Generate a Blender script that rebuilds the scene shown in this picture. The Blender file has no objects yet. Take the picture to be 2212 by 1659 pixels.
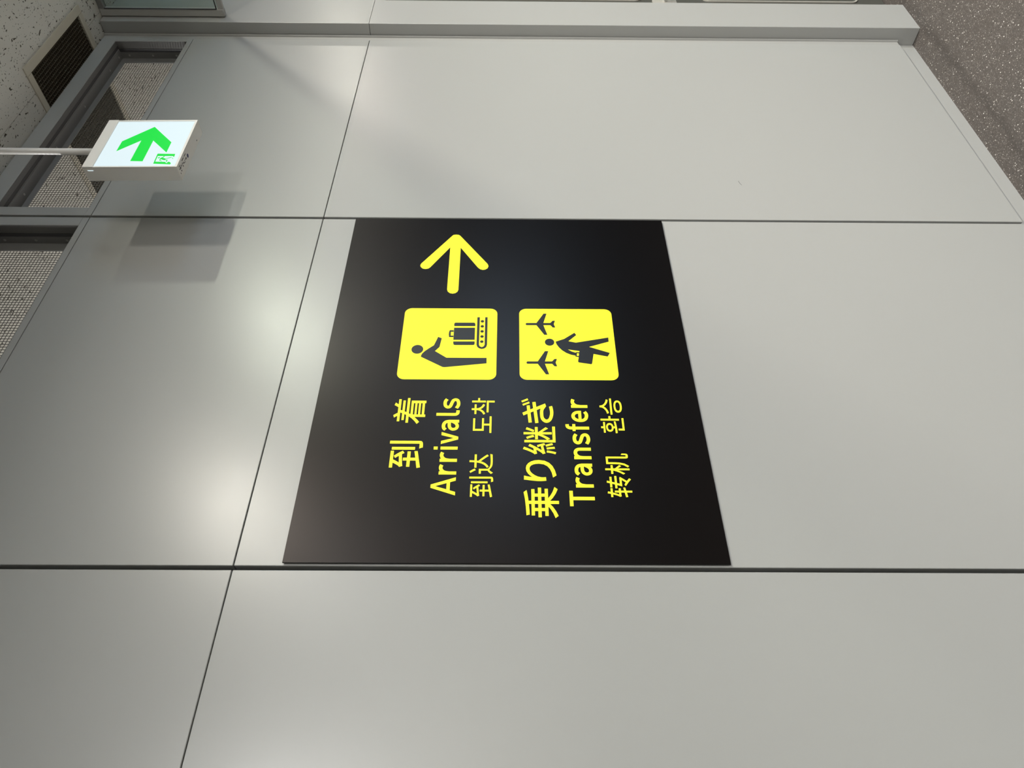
import bpy, bmesh, math, random
from mathutils import Vector, Matrix, Euler

random.seed(7)
scene = bpy.context.scene
C = scene.collection

# ------------------------------------------------------------------ camera
# X runs along the metal wall, +Y points into it (wall face at y = 0), Z up, floor z = 0.
# The phone was held on its side, so world "up" is image left.
YAW, PITCH, ROLL = map(math.radians, (38.3585, -0.3294, 0.3245))
fw = Vector((math.sin(YAW)*math.cos(PITCH), math.cos(YAW)*math.cos(PITCH), math.sin(PITCH)))
rt = Vector((math.cos(YAW), -math.sin(YAW), 0))
up = rt.cross(fw)
r2 = math.cos(ROLL)*rt + math.sin(ROLL)*up
u2 = -math.sin(ROLL)*rt + math.cos(ROLL)*up
cam = bpy.data.cameras.new('camera')
cam.sensor_fit = 'HORIZONTAL'; cam.sensor_width = 36.0
cam.lens = 1532.235*36.0/2212.0
cam.clip_start = 0.02; cam.clip_end = 60
camo = bpy.data.objects.new('camera', cam); C.objects.link(camo)
M = Matrix.Identity(4)
for i in range(3):
    M[i][0] = -u2[i]; M[i][1] = r2[i]; M[i][2] = -fw[i]
M.translation = Vector((0, -1.457, 1.737))
camo.matrix_world = M
scene.camera = camo

# ------------------------------------------------------------------ world, exposure
w = bpy.data.worlds.new('world'); scene.world = w; w.use_nodes = True
w.node_tree.nodes['Background'].inputs[0].default_value = (0.62, 0.78, 1.0, 1)
w.node_tree.nodes['Background'].inputs[1].default_value = 12.0
scene.view_settings.view_transform = 'Standard'
scene.view_settings.look = 'None'
scene.view_settings.exposure = 0.14
scene.view_settings.gamma = 1.0
scene.view_settings.use_curve_mapping = False
scene.cycles.max_bounces = 7; scene.cycles.diffuse_bounces = 4; scene.cycles.glossy_bounces = 3; scene.cycles.transparent_max_bounces = 8

# recessed downlights: (x, y, watts); the fixtures are built further down at the same places
ROW = -2.55
DOWNLIGHTS = [(2.15, ROW, 80), (3.65, ROW, 145), (5.35, ROW, 12), (7.3, ROW, 52),
              (0.4, -4.6, 390), (2.6, -4.6, 75), (5.6, -4.6, 45),  # unseen back row, added as fill for the panel wall
              (0.8, 1.9, 420), (3.2, 1.9, 420)]
WARM, COOL = (1.0, 0.945, 0.83), (1.0, 0.985, 0.965)
CEIL = 3.465
for (lx, ly, lw) in DOWNLIGHTS:
    ld = bpy.data.lights.new('downlight_lamp', 'AREA')
    ld.shape = 'DISK'; ld.size = 0.19; ld.energy = lw; ld.color = WARM if ly == ROW else COOL; ld.spread = math.radians(168 if lx < 5 and ly < 0 else 180)
    lo = bpy.data.objects.new('downlight_lamp', ld); C.objects.link(lo)
    lo.location = (lx, ly, CEIL - 0.004)

# ------------------------------------------------------------------ materials
def new_mat(name):
    m = bpy.data.materials.new(name); m.use_nodes = True
    nt = m.node_tree
    return m, nt, nt.nodes['Principled BSDF']

def plain(name, col, rough=0.5, metal=0.0, spec=0.5, coat=0.0):
    m, nt, b = new_mat(name)
    b.inputs['Base Color'].default_value = (*col, 1)
    b.inputs['Roughness'].default_value = rough
    b.inputs['Metallic'].default_value = metal
    b.inputs['Specular IOR Level'].default_value = spec
    b.inputs['Coat Weight'].default_value = coat
    return m

def emissive(name, col, strength, rough=0.3):
    m, nt, b = new_mat(name)
    b.inputs['Base Color'].default_value = (*[c*0.12 for c in col], 1)
    b.inputs['Emission Color'].default_value = (*col, 1)
    b.inputs['Emission Strength'].default_value = strength
    b.inputs['Roughness'].default_value = rough
    return m

def node(nt, kind, **kw):
    n = nt.nodes.new(kind)
    for k, v in kw.items(): setattr(n, k, v)
    return n

def noise(nt, vec, scale, detail=2.0, rough=0.5, dist=0.0):
    n = node(nt, 'ShaderNodeTexNoise')
    n.inputs['Scale'].default_value = scale; n.inputs['Detail'].default_value = detail
    n.inputs['Roughness'].default_value = rough; n.inputs['Distortion'].default_value = dist
    nt.links.new(vec, n.inputs['Vector']); return n.outputs['Fac']

def ramp(nt, fac, stops, interp='LINEAR'):
    n = node(nt, 'ShaderNodeValToRGB'); n.color_ramp.interpolation = interp
    e = n.color_ramp.elements
    while len(e) < len(stops): e.new(0.5)
    for el, (p, c) in zip(e, stops):
        el.position = p; el.color = c if len(c) == 4 else (*c, 1)
    nt.links.new(fac, n.inputs['Fac']); return n.outputs['Color']

def mix(nt, fac, a, b, blend='MIX'):
    n = node(nt, 'ShaderNodeMix', data_type='RGBA', blend_type=blend)
    for sock, v in ((n.inputs[0], fac), (n.inputs[6], a), (n.inputs[7], b)):
        if isinstance(v, (int, float)): sock.default_value = v
        elif isinstance(v, tuple): sock.default_value = (*v, 1)
        else: nt.links.new(v, sock)
    return n.outputs[2]

def math_n(nt, op, a, b=None, clamp=False):
    n = node(nt, 'ShaderNodeMath', operation=op, use_clamp=clamp)
    for i, v in enumerate((a, b)):
        if v is None: continue
        if isinstance(v, (int, float)): n.inputs[i].default_value = v
        else: nt.links.new(v, n.inputs[i])
    return n.outputs[0]

def position(nt):
    return node(nt, 'ShaderNodeNewGeometry').outputs['Position']

def bump(nt, bsdf, height, strength, dist):
    n = node(nt, 'ShaderNodeBump')
    n.inputs['Strength'].default_value = strength; n.inputs['Distance'].default_value = dist
    nt.links.new(height, n.inputs['Height']); nt.links.new(n.outputs['Normal'], bsdf.inputs['Normal'])

def metal_panel(name, col, rough, spec=0.5):
    m, nt, b = new_mat(name)
    p = position(nt)
    big = noise(nt, p, 1.1, 2)
    fine = noise(nt, p, 900, 1)
    c = mix(nt, ramp(nt, big, [(0.35, (0, 0, 0)), (0.7, (1, 1, 1))]), tuple(x*0.985 for x in col), col)
    c = mix(nt, math_n(nt, 'MULTIPLY', fine, 0.10), c, tuple(x*0.8 for x in col))
    nt.links.new(c, b.inputs['Base Color'])
    r = math_n(nt, 'ADD', math_n(nt, 'MULTIPLY', noise(nt, p, 7, 4), 0.05), rough - 0.025)
    nt.links.new(r, b.inputs['Roughness'])
    b.inputs['Specular IOR Level'].default_value = spec
    bump(nt, b, fine, 0.03, 0.0004)
    return m

MAT = {}
MAT['panel'] = metal_panel('satin_grey_metal', (0.295, 0.300, 0.289), 0.315, 0.58)
MAT['frame'] = metal_panel('grey_frame_metal', (0.30, 0.305, 0.295), 0.42, 0.4)
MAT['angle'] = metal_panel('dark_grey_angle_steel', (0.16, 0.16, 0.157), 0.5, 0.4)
MAT['shade_liner'] = metal_panel('shade_dark_liner', (0.10, 0.10, 0.097), 0.45, 0.4)  # darker copy of the frame metal, standing in for shade in the reveals
MAT['gap'] = plain('dark_joint', (0.012, 0.012, 0.012), 0.8)
MAT['board'] = plain('black_brown_board', (0.0006, 0.0004, 0.0004), 0.30, 0.0, 0.21)
MAT['board'].node_tree.nodes['Principled BSDF'].inputs['Specular Tint'].default_value = (1.0, 0.90, 0.87, 1)
MAT['yellow'] = plain('yellow_film', (0.98, 0.92, 0.028), 0.45, 0.0, 0.25)
MAT['print_black'] = plain('black_print', (0.007, 0.0065, 0.007), 0.4, 0.0, 0.35)
MAT['white_plastic'] = plain('off_white_plastic', (0.74, 0.73, 0.70), 0.4)
MAT['exit_white'] = emissive('lit_white_panel', (0.80, 0.95, 1.0), 0.78)
MAT['exit_green'] = emissive('lit_green_print', (0.0, 0.80, 0.06), 0.78)
MAT['label_ink'] = plain('grey_ink', (0.05, 0.05, 0.05), 0.6)
MAT['navy_ink'] = plain('navy_ink', (0.03, 0.04, 0.13), 0.6)
MAT['wire'] = plain('dark_wire', (0.06, 0.058, 0.05), 0.5, 0.3)
MAT['vent_frame'] = plain('beige_vent_frame', (0.42, 0.40, 0.33), 0.45, 0.0, 0.4)
MAT['vent_slat'] = plain('brown_vent_slat', (0.075, 0.065, 0.045), 0.5)
MAT['void'] = plain('black_duct', (0.006, 0.006, 0.006), 0.9, 0, 0.1)
MAT['rail'] = plain('grey_rail', (0.36, 0.36, 0.34), 0.4)
MAT['gasket'] = plain('black_gasket', (0.04, 0.04, 0.042), 0.6)
MAT['door'] = metal_panel('dark_olive_door_paint', (0.055, 0.056, 0.048), 0.4)
MAT['door_rim'] = plain('grey_door_rim', (0.30, 0.29, 0.26), 0.35)
MAT['paint'] = plain('grey_wall_paint', (0.38, 0.37, 0.35), 0.6)
MAT['white_paint'] = plain('white_wall_paint', (0.75, 0.73, 0.68), 0.7)
MAT['dado'] = plain('dark_dado', (0.05, 0.05, 0.05), 0.6)
MAT['screw'] = plain('screw_steel', (0.35, 0.35, 0.33), 0.35, 0.6)
MAT['lens'] = emissive('downlight_lens', (1.0, 0.95, 0.88), 4.0); MAT['lens'].cycles.emission_sampling = 'NONE'
MAT['chrome'] = plain('satin_reflector', (0.7, 0.7, 0.68), 0.25, 0.8)

def glass_mat(name, tint, share):
    m = bpy.data.materials.new(name); m.use_nodes = True
    nt = m.node_tree; nt.nodes.clear()
    out = node(nt, 'ShaderNodeOutputMaterial')
    tr = node(nt, 'ShaderNodeBsdfTransparent'); tr.inputs[0].default_value = (*tint, 1)
    gl = node(nt, 'ShaderNodeBsdfPrincipled'); gl.inputs['Base Color'].default_value = (0.20, 0.24, 0.22, 1)
    gl.inputs['Roughness'].default_value = 0.12
    mx = node(nt, 'ShaderNodeMixShader'); mx.inputs[0].default_value = share
    nt.links.new(tr.outputs[0], mx.inputs[1]); nt.links.new(gl.outputs[0], mx.inputs[2])
    nt.links.new(mx.outputs[0], out.inputs[0]); return m
MAT['glass'] = glass_mat('green_grey_glass', (0.90, 0.95, 0.92), 0.14)
MAT['clear_glass'] = glass_mat('clear_glass', (0.9, 0.95, 0.97), 0.06)

def ceiling_mat():
    m, nt, b = new_mat('fissured_ceiling_board')
    p = position(nt)
    mp = node(nt, 'ShaderNodeMapping'); mp.inputs['Scale'].default_value = (1.0, 1.7, 1.0)
    nt.links.new(p, mp.inputs['Vector']); v = mp.outputs[0]
    f1 = noise(nt, v, 48, 1.5, 0.5, 0.8)
    f2 = noise(nt, v, 110, 1.0, 0.5, 0.5)
    pit1 = ramp(nt, f1, [(0.665, (0, 0, 0)), (0.69, (1, 1, 1))])
    pit2 = ramp(nt, f2, [(0.69, (0, 0, 0)), (0.72, (1, 1, 1))])
    pits = math_n(nt, 'MAXIMUM', pit1, pit2)
    c = mix(nt, noise(nt, p, 6, 3), (0.46, 0.46, 0.425), (0.53, 0.53, 0.49))
    c = mix(nt, pits, c, (0.07, 0.065, 0.055))
    nt.links.new(c, b.inputs['Base Color']); b.inputs['Roughness'].default_value = 0.9
    b.inputs['Specular IOR Level'].default_value = 0.1
    h = math_n(nt, 'SUBTRACT', math_n(nt, 'MULTIPLY', noise(nt, p, 260, 3), 0.25), pits)
    bump(nt, b, h, 0.7, 0.002)
    return m
MAT['ceiling'] = ceiling_mat()

def floor_mat():
    m, nt, b = new_mat('speckled_floor_vinyl')
    p = position(nt)
    c = mix(nt, noise(nt, p, 2.2, 3), (0.066, 0.059, 0.054), (0.082, 0.070, 0.063))
    c = mix(nt, ramp(nt, noise(nt, p, 190, 2), [(0.38, (0, 0, 0)), (0.62, (1, 1, 1))]), mix(nt, 0.42, c, (0.03, 0.027, 0.025)), c)
    def specks(scale, size, keep, col, c):
        vo = node(nt, 'ShaderNodeTexVoronoi'); vo.inputs['Scale'].default_value = scale
        nt.links.new(p, vo.inputs['Vector'])
        sep = node(nt, 'ShaderNodeSeparateColor'); nt.links.new(vo.outputs['Color'], sep.inputs[0])
        near = math_n(nt, 'LESS_THAN', vo.outputs['Distance'], size)
        pick = math_n(nt, 'GREATER_THAN', sep.outputs[0], keep)
        return mix(nt, math_n(nt, 'MULTIPLY', near, pick), c, col)
    c = specks(300, 0.36, 0.55, (0.15, 0.138, 0.128), c)
    c = specks(170, 0.30, 0.72, (0.25, 0.23, 0.215), c)
    c = specks(120, 0.24, 0.86, (0.62, 0.60, 0.57), c)
    c = specks(90, 0.20, 0.93, (0.02, 0.02, 0.02), c)
    # a scuffed dirty streak a hand's breadth off the wall
    sp = node(nt, 'ShaderNodeSeparateXYZ'); nt.links.new(p, sp.inputs[0])
    wob = math_n(nt, 'MULTIPLY', math_n(nt, 'SUBTRACT', noise(nt, p, 9, 3), 0.5), 0.07)
    yy = math_n(nt, 'ADD', sp.outputs['Y'], wob)
    d = math_n(nt, 'ABSOLUTE', math_n(nt, 'ADD', yy, 0.075))
    streak = math_n(nt, 'SUBTRACT', 1.0, math_n(nt, 'DIVIDE', d, 0.032), clamp=True)
    streak = math_n(nt, 'MULTIPLY', streak, 0.42)
    c = mix(nt, streak, c, (0.028, 0.024, 0.022))
    nt.links.new(c, b.inputs['Base Color'])
    b.inputs['Roughness'].default_value = 0.55; b.inputs['Specular IOR Level'].default_value = 0.3
    return m
MAT['floor'] = floor_mat()

# ------------------------------------------------------------------ mesh helpers
def box_bm(bm, a, b, bev=0.0):
    (x0, y0, z0), (x1, y1, z1) = a, b
    vs = [bm.verts.new(v) for v in ((x0,y0,z0),(x1,y0,z0),(x1,y1,z0),(x0,y1,z0),(x0,y0,z1),(x1,y0,z1),(x1,y1,z1),(x0,y1,z1))]
    fs = [bm.faces.new([vs[i] for i in q]) for q in ((0,3,2,1),(4,5,6,7),(0,1,5,4),(1,2,6,5),(2,3,7,6),(3,0,4,7))]
    if bev:
        es = list({e for f in fs for e in f.edges})
        bmesh.ops.bevel(bm, geom=es, offset=bev, segments=1, profile=0.5, affect='EDGES')

def link(name, bm, mat, parent=None, smooth=False):
    me = bpy.data.meshes.new(name)
    bmesh.ops.recalc_face_normals(bm, faces=bm.faces)
    bm.to_mesh(me); bm.free()
    if smooth:
        for p in me.polygons: p.use_smooth = len(p.vertices) <= 4
    me.materials.append(MAT[mat])
    o = bpy.data.objects.new(name, me); C.objects.link(o)
    if parent is not None: put(o, parent)
    return o

def put(o, parent):
    """parent a mesh written in world coordinates: its points move into the parent's frame"""
    o.parent = parent
    base = WORLD.get(parent.name, Matrix.Identity(4))
    if base != Matrix.Identity(4): o.data.transform(base.inverted())
    WORLD[o.name] = base

WORLD = {}
def box(name, a, b, mat, parent=None, bev=0.0):
    bm = bmesh.new(); box_bm(bm, a, b, bev); return link(name, bm, mat, parent)

def boxes(name, lst, mat, parent=None, bev=0.0):
    bm = bmesh.new()
    for a, b in lst: box_bm(bm, a, b, bev)
    return link(name, bm, mat, parent)

def tag(o, label=None, cat=None, group=None, kind=None):
    for k, v in (('label', label), ('category', cat), ('group', group), ('kind', kind)):
        if v: o[k] = v
    return o

def thing(name, loc, label, cat, group=None, rot=(0, 0, 0)):
    o = bpy.data.objects.new(name, None); C.objects.link(o)
    o.location = loc; o.rotation_euler = rot; o.empty_display_size = 0.1
    WORLD[o.name] = Matrix.LocRotScale(Vector(loc), Euler(rot), None)
    return tag(o, label, cat, group)

def struct(o, label=None, cat=None):
    return tag(o, label, cat, kind='structure')

def tube(bm, p, q, r, n=16):
    p, q = Vector(p), Vector(q); d = (q - p).normalized()
    a = d.orthogonal().normalized(); b = d.cross(a)
    ra = [bm.verts.new(p + r*(math.cos(t)*a + math.sin(t)*b)) for t in [2*math.pi*i/n for i in range(n)]]
    rb = [bm.verts.new(q + r*(math.cos(t)*a + math.sin(t)*b)) for t in [2*math.pi*i/n for i in range(n)]]
    for i in range(n): bm.faces.new((ra[i], ra[(i+1) % n], rb[(i+1) % n], rb[i]))
    bm.faces.new(ra[::-1]); bm.faces.new(rb)

def lathe(name, prof, mat, parent=None, centre=(0, 0, 0), n=32):
    """prof: (radius, z) pairs turned round the vertical through centre"""
    bm = bmesh.new(); rings = []
    for r, z in prof:
        rings.append([bm.verts.new((centre[0]+r*math.cos(2*math.pi*i/n), centre[1]+r*math.sin(2*math.pi*i/n), centre[2]+z)) for i in range(n)])
    for a, b in zip(rings, rings[1:]):
        for i in range(n): bm.faces.new((a[i], a[(i+1) % n], b[(i+1) % n], b[i]))
    if prof[0][0] > 1e-6: bm.faces.new(rings[0][::-1])
    if prof[-1][0] > 1e-6: bm.faces.new(rings[-1])
    return link(name, bm, mat, parent, True)

def flat_print(name, loops, y, mat, parent=None, thick=0.0003):
    """closed loops (x, z in metres; holes by even-odd) as a thin film whose front lies at y"""
    cu = bpy.data.curves.new('outline', 'CURVE'); cu.dimensions = '2D'; cu.fill_mode = 'BOTH'
    cu.extrude = thick/2
    for lp in loops:
        s = cu.splines.new('POLY'); s.points.add(len(lp)-1); s.use_cyclic_u = True
        for pt, (x, z) in zip(s.points, lp): pt.co = (x, z, 0, 1)
    ob = bpy.data.objects.new('outline', cu)
    me = bpy.data.meshes.new_from_object(ob)
    bpy.data.objects.remove(ob); bpy.data.curves.remove(cu)
    me.name = name
    me.transform(Matrix(((1,0,0,0),(0,0,-1,y+thick/2),(0,1,0,0),(0,0,0,1))))
    me.materials.clear(); me.materials.append(MAT[mat])
    o = bpy.data.objects.new(name, me); C.objects.link(o)
    if parent is not None: put(o, parent)
    return o

def mm(lp): return [(x/1000.0, z/1000.0) for x, z in lp]

def ellipse(cx, cz, rx, rz, n=28):
    return [(cx + rx*math.cos(2*math.pi*i/n), cz + rz*math.sin(2*math.pi*i/n)) for i in range(n)]

def round_rect(x0, z0, x1, z1, r, n=7):
    pts = []
    for cx, cz, a0 in ((x1-r, z1-r, 0), (x0+r, z1-r, 90), (x0+r, z0+r, 180), (x1-r, z0+r, 270)):
        for i in range(n+1):
            a = math.radians(a0 + 90*i/n); pts.append((cx + r*math.cos(a), cz + r*math.sin(a)))
    return pts
# outlines of the printed characters (em units x 1000): name -> closed loops
GLYPH = {
    'arrive_first': [[[922,834],[829,834],[829,38],[828,28],[826,26],[816,25],[789,24],[743,25],[670,26],[689,-12],[698,-38],[706,-69],[781,-68],[834,-64],[875,-53],[903,-35],[918,-5],[922,36]],[[721,764],[631,764],[631,138],[721,138]],[[595,784],[61,784],[61,698],[214,698],[188,646],[156,592],[134,560],[118,539],[104,526],[81,515],[94,483],[103,457],[112,427],[159,439],[263,452],[488,473],[498,457],[509,436],[524,408],[598,457],[554,532],[500,608],[436,688],[364,646],[396,605],[421,571],[436,551],[219,533],[247,573],[287,637],[320,698],[595,698]],[[375,435],[284,435],[284,328],[87,328],[87,241],[284,241],[284,90],[50,50],[71,-42],[230,-11],[401,22],[590,59],[584,145],[375,106],[375,241],[575,241],[575,328],[375,328]]],
    'arrive_second': [[[350,814],[318,852],[236,823],[265,786],[287,753],[300,731],[106,731],[106,658],[418,658],[412,642],[403,619],[395,600],[151,600],[151,531],[363,531],[356,516],[344,493],[334,474],[59,474],[59,400],[287,400],[216,307],[126,219],[19,140],[45,119],[67,98],[87,76],[156,128],[216,183],[263,232],[263,-87],[349,-87],[349,-49],[757,-49],[757,-84],[847,-84],[847,353],[358,353],[388,400],[940,400],[940,474],[430,474],[437,488],[448,511],[458,531],[850,531],[850,600],[488,600],[509,658],[896,658],[896,731],[706,731],[722,751],[745,783],[773,822],[681,850],[658,808],[632,767],[608,731],[386,731],[401,737],[377,776]],[[349,284],[757,284],[757,236],[349,236]],[[349,176],[757,176],[757,129],[349,129]],[[349,69],[757,69],[757,20],[349,20]]],
    'ride': [[[878,758],[812,837],[610,804],[366,781],[102,767],[114,735],[120,713],[124,684],[240,688],[350,693],[450,700],[450,632],[100,632],[100,546],[233,546],[233,456],[47,456],[47,370],[233,370],[233,277],[88,277],[88,191],[372,191],[291,131],[167,65],[22,12],[52,-18],[70,-40],[88,-67],[227,-9],[356,67],[450,143],[450,-90],[545,-90],[545,143],[640,64],[769,-13],[910,-72],[929,-43],[948,-19],[978,11],[831,64],[706,130],[624,191],[921,191],[921,277],[767,277],[767,370],[955,370],[955,456],[767,456],[767,546],[908,546],[908,632],[545,632],[545,709],[654,721],[764,737]],[[326,456],[326,546],[450,546],[450,456]],[[545,456],[545,546],[674,546],[674,456]],[[326,277],[326,370],[450,370],[450,277]],[[545,277],[545,370],[674,370],[674,277]]],
    'ri': [[[354,800],[240,804],[238,776],[237,760],[235,743],[233,725],[231,708],[223,652],[215,586],[208,516],[202,446],[200,383],[201,345],[202,309],[205,277],[208,248],[212,211],[313,219],[309,259],[307,284],[307,307],[308,329],[310,351],[328,432],[367,514],[420,585],[483,635],[551,654],[602,642],[643,608],[673,554],[692,481],[698,394],[679,266],[627,172],[547,105],[443,60],[303,30],[365,-64],[513,-24],[633,36],[725,124],[784,243],[804,395],[793,514],[761,612],[710,686],[644,734],[564,750],[487,736],[418,697],[360,643],[314,580],[311,575],[309,558],[317,616],[327,678],[338,736]]],
    'join': [[[771,824],[697,824],[697,507],[532,507],[532,430],[670,430],[628,336],[571,244],[508,169],[523,145],[536,121],[548,91],[607,165],[659,251],[697,329],[697,45],[771,45],[771,317],[812,262],[858,197],[894,141],[945,206],[896,267],[827,349],[771,413],[771,430],[948,430],[948,507],[771,507]],[[507,805],[427,805],[427,-54],[965,-54],[965,24],[507,24]],[[941,736],[866,761],[842,690],[813,617],[781,550],[841,527],[874,590],[908,661]],[[637,684],[605,752],[543,729],[572,661],[595,594],[610,530],[678,553],[661,616]],[[265,126],[252,203],[191,190],[203,114],[211,39],[216,-32],[280,-18],[274,51]],[[159,189],[94,202],[79,115],[60,35],[35,-38],[58,-45],[78,-52],[98,-60],[122,14],[142,98]],[[367,161],[343,226],[285,208],[307,143],[326,80],[340,21],[402,40],[386,99]],[[279,815],[205,847],[161,736],[116,645],[84,590],[66,563],[50,545],[31,534],[41,509],[49,484],[56,461],[79,468],[119,475],[188,485],[159,441],[132,401],[112,375],[85,342],[62,319],[38,307],[48,281],[56,257],[63,233],[95,246],[169,263],[322,293],[337,236],[401,258],[384,320],[361,389],[332,459],[271,441],[283,409],[294,381],[303,356],[163,333],[234,426],[308,539],[376,660],[304,696],[281,647],[257,601],[233,559],[142,551],[188,626],[236,717]]],
    'reach_first': [[[915,827],[836,827],[836,37],[834,25],[829,20],[817,18],[789,17],[742,18],[681,19],[695,-9],[705,-36],[712,-62],[780,-61],[833,-57],[872,-47],[897,-30],[911,-3],[915,37]],[[714,757],[638,757],[638,145],[714,145]],[[588,777],[68,777],[68,705],[225,705],[194,642],[162,588],[140,556],[123,535],[108,520],[90,512],[101,485],[109,459],[117,435],[158,446],[263,458],[491,481],[504,460],[515,440],[527,418],[589,459],[548,528],[494,604],[435,679],[374,644],[402,609],[427,576],[448,546],[204,525],[241,577],[281,641],[316,705],[588,705]],[[368,428],[291,428],[291,321],[94,321],[94,248],[291,248],[291,85],[58,44],[77,-33],[228,-4],[400,29],[582,65],[578,137],[368,98],[368,248],[568,248],[568,321],[368,321]]],
    'reach_second': [[[177,785],[145,824],[74,788],[106,746],[134,706],[160,664],[182,626],[200,587],[275,628],[257,666],[234,704],[206,745]],[[666,841],[581,841],[580,797],[579,758],[577,719],[576,681],[573,647],[319,647],[319,566],[564,566],[546,470],[516,377],[469,294],[404,222],[310,160],[325,148],[336,137],[347,124],[356,112],[366,96],[445,147],[506,204],[554,269],[592,340],[617,411],[672,352],[731,286],[786,221],[834,160],[875,103],[945,156],[897,220],[840,289],[775,362],[706,435],[639,502],[648,566],[946,566],[946,647],[657,647],[660,681],[662,719],[663,758],[665,797]],[[266,471],[43,471],[43,391],[183,391],[183,132],[157,119],[127,99],[96,73],[65,42],[31,5],[87,-71],[121,-25],[150,12],[178,41],[202,59],[222,66],[235,62],[252,52],[271,38],[293,21],[317,4],[361,-21],[410,-38],[465,-48],[528,-53],[599,-55],[664,-54],[740,-53],[818,-50],[889,-48],[944,-45],[947,-27],[951,-10],[956,7],[962,23],[970,43],[901,36],[829,31],[753,27],[676,24],[601,23],[536,24],[478,28],[426,37],[379,51],[338,72],[319,85],[303,98],[289,109],[276,119],[266,126]]],
    'change': [[[285,828],[203,845],[195,802],[188,763],[180,727],[42,727],[42,649],[160,649],[138,578],[118,518],[103,480],[86,441],[71,414],[53,399],[63,375],[71,350],[79,326],[97,335],[122,340],[154,342],[239,342],[239,204],[35,170],[53,89],[239,125],[239,-80],[319,-80],[319,141],[454,168],[451,241],[319,218],[319,342],[422,342],[422,418],[319,418],[319,571],[239,571],[239,418],[151,418],[180,486],[210,567],[237,649],[421,649],[421,727],[260,727],[268,756],[276,790]],[[755,833],[672,844],[643,727],[461,727],[461,649],[622,649],[591,539],[422,539],[422,460],[568,460],[548,397],[528,335],[507,274],[793,274],[760,228],[720,172],[681,120],[649,141],[615,162],[578,184],[525,130],[633,59],[732,-16],[810,-87],[866,-23],[829,11],[787,44],[744,77],[806,159],[869,245],[927,329],[868,357],[855,352],[621,352],[653,460],[963,460],[963,539],[676,539],[706,649],[927,649],[927,727],[727,727]]],
    'aircraft': [[[295,844],[214,844],[214,630],[48,630],[48,550],[202,550],[157,414],[95,282],[23,175],[38,152],[52,128],[66,99],[125,187],[177,290],[214,385],[214,-83],[295,-83],[295,368],[328,325],[366,274],[397,227],[449,296],[405,346],[344,413],[295,466],[295,550],[443,550],[443,630],[295,630]],[[494,787],[494,462],[485,297],[444,125],[344,-33],[366,-49],[387,-66],[407,-86],[517,88],[564,280],[575,462],[575,708],[755,708],[755,68],[757,2],[765,-34],[779,-54],[797,-65],[818,-72],[839,-74],[855,-74],[873,-74],[890,-74],[911,-73],[929,-68],[945,-59],[959,-46],[969,-27],[975,-1],[979,39],[982,96],[983,159],[961,167],[941,178],[918,196],[917,126],[915,78],[913,45],[911,27],[908,16],[904,10],[900,7],[894,5],[887,4],[877,4],[866,4],[858,4],[852,5],[847,6],[843,9],[840,16],[838,34],[837,62],[837,787]]],
    'do': [[[150,758],[150,333],[413,333],[413,109],[46,109],[46,32],[874,32],[874,109],[503,109],[503,333],[779,333],[779,408],[241,408],[241,682],[770,682],[770,758]]],
    'chak': [[[756,232],[160,232],[160,156],[665,156],[665,-83],[756,-83]],[[363,834],[272,834],[272,720],[71,720],[71,645],[272,645],[272,630],[262,561],[232,497],[185,441],[124,395],[45,361],[90,289],[154,316],[209,350],[255,393],[293,442],[318,491],[343,447],[380,402],[426,362],[478,330],[541,305],[585,378],[507,411],[446,454],[401,506],[372,566],[362,630],[362,645],[562,645],[562,720],[363,720]],[[756,831],[665,831],[665,271],[756,271],[756,512],[889,512],[889,590],[756,590]]],
    'hwan': [[[398,635],[327,641],[256,635],[197,617],[152,588],[123,548],[113,499],[121,455],[144,418],[180,390],[228,370],[284,360],[284,297],[235,295],[185,294],[136,294],[89,293],[42,293],[52,220],[156,221],[267,224],[384,231],[503,242],[623,260],[617,325],[566,318],[518,313],[468,308],[419,304],[372,301],[372,360],[427,370],[475,390],[510,419],[533,456],[541,499],[531,548],[502,588],[457,617]],[[327,577],[371,573],[407,563],[434,547],[450,525],[456,499],[450,473],[434,452],[407,436],[371,426],[327,422],[283,426],[247,436],[220,452],[204,473],[198,499],[204,525],[220,547],[247,563],[283,573]],[[754,830],[665,830],[665,116],[754,116],[754,439],[886,439],[886,514],[754,514]],[[265,169],[176,169],[176,-61],[786,-61],[786,13],[265,13]],[[372,833],[284,833],[284,742],[65,742],[65,673],[590,673],[590,742],[372,742]]],
    'seung': [[[871,399],[46,399],[46,324],[871,324]],[[565,241],[458,248],[351,241],[264,221],[199,188],[158,142],[144,84],[158,26],[199,-20],[264,-54],[351,-74],[458,-81],[565,-74],[652,-54],[716,-20],[757,26],[771,84],[757,142],[716,188],[652,221]],[[380,172],[458,176],[535,172],[597,160],[643,141],[671,115],[680,84],[671,52],[643,27],[597,8],[535,-4],[458,-8],[380,-4],[318,8],[273,27],[245,52],[236,84],[245,115],[273,141],[318,160]],[[505,816],[412,816],[412,772],[395,706],[348,646],[277,596],[191,558],[91,536],[127,462],[213,482],[291,513],[361,553],[420,603],[459,656],[499,603],[558,553],[628,513],[705,482],[790,462],[825,536],[726,559],[640,597],[570,647],[522,706],[505,772]]],
}
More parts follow.
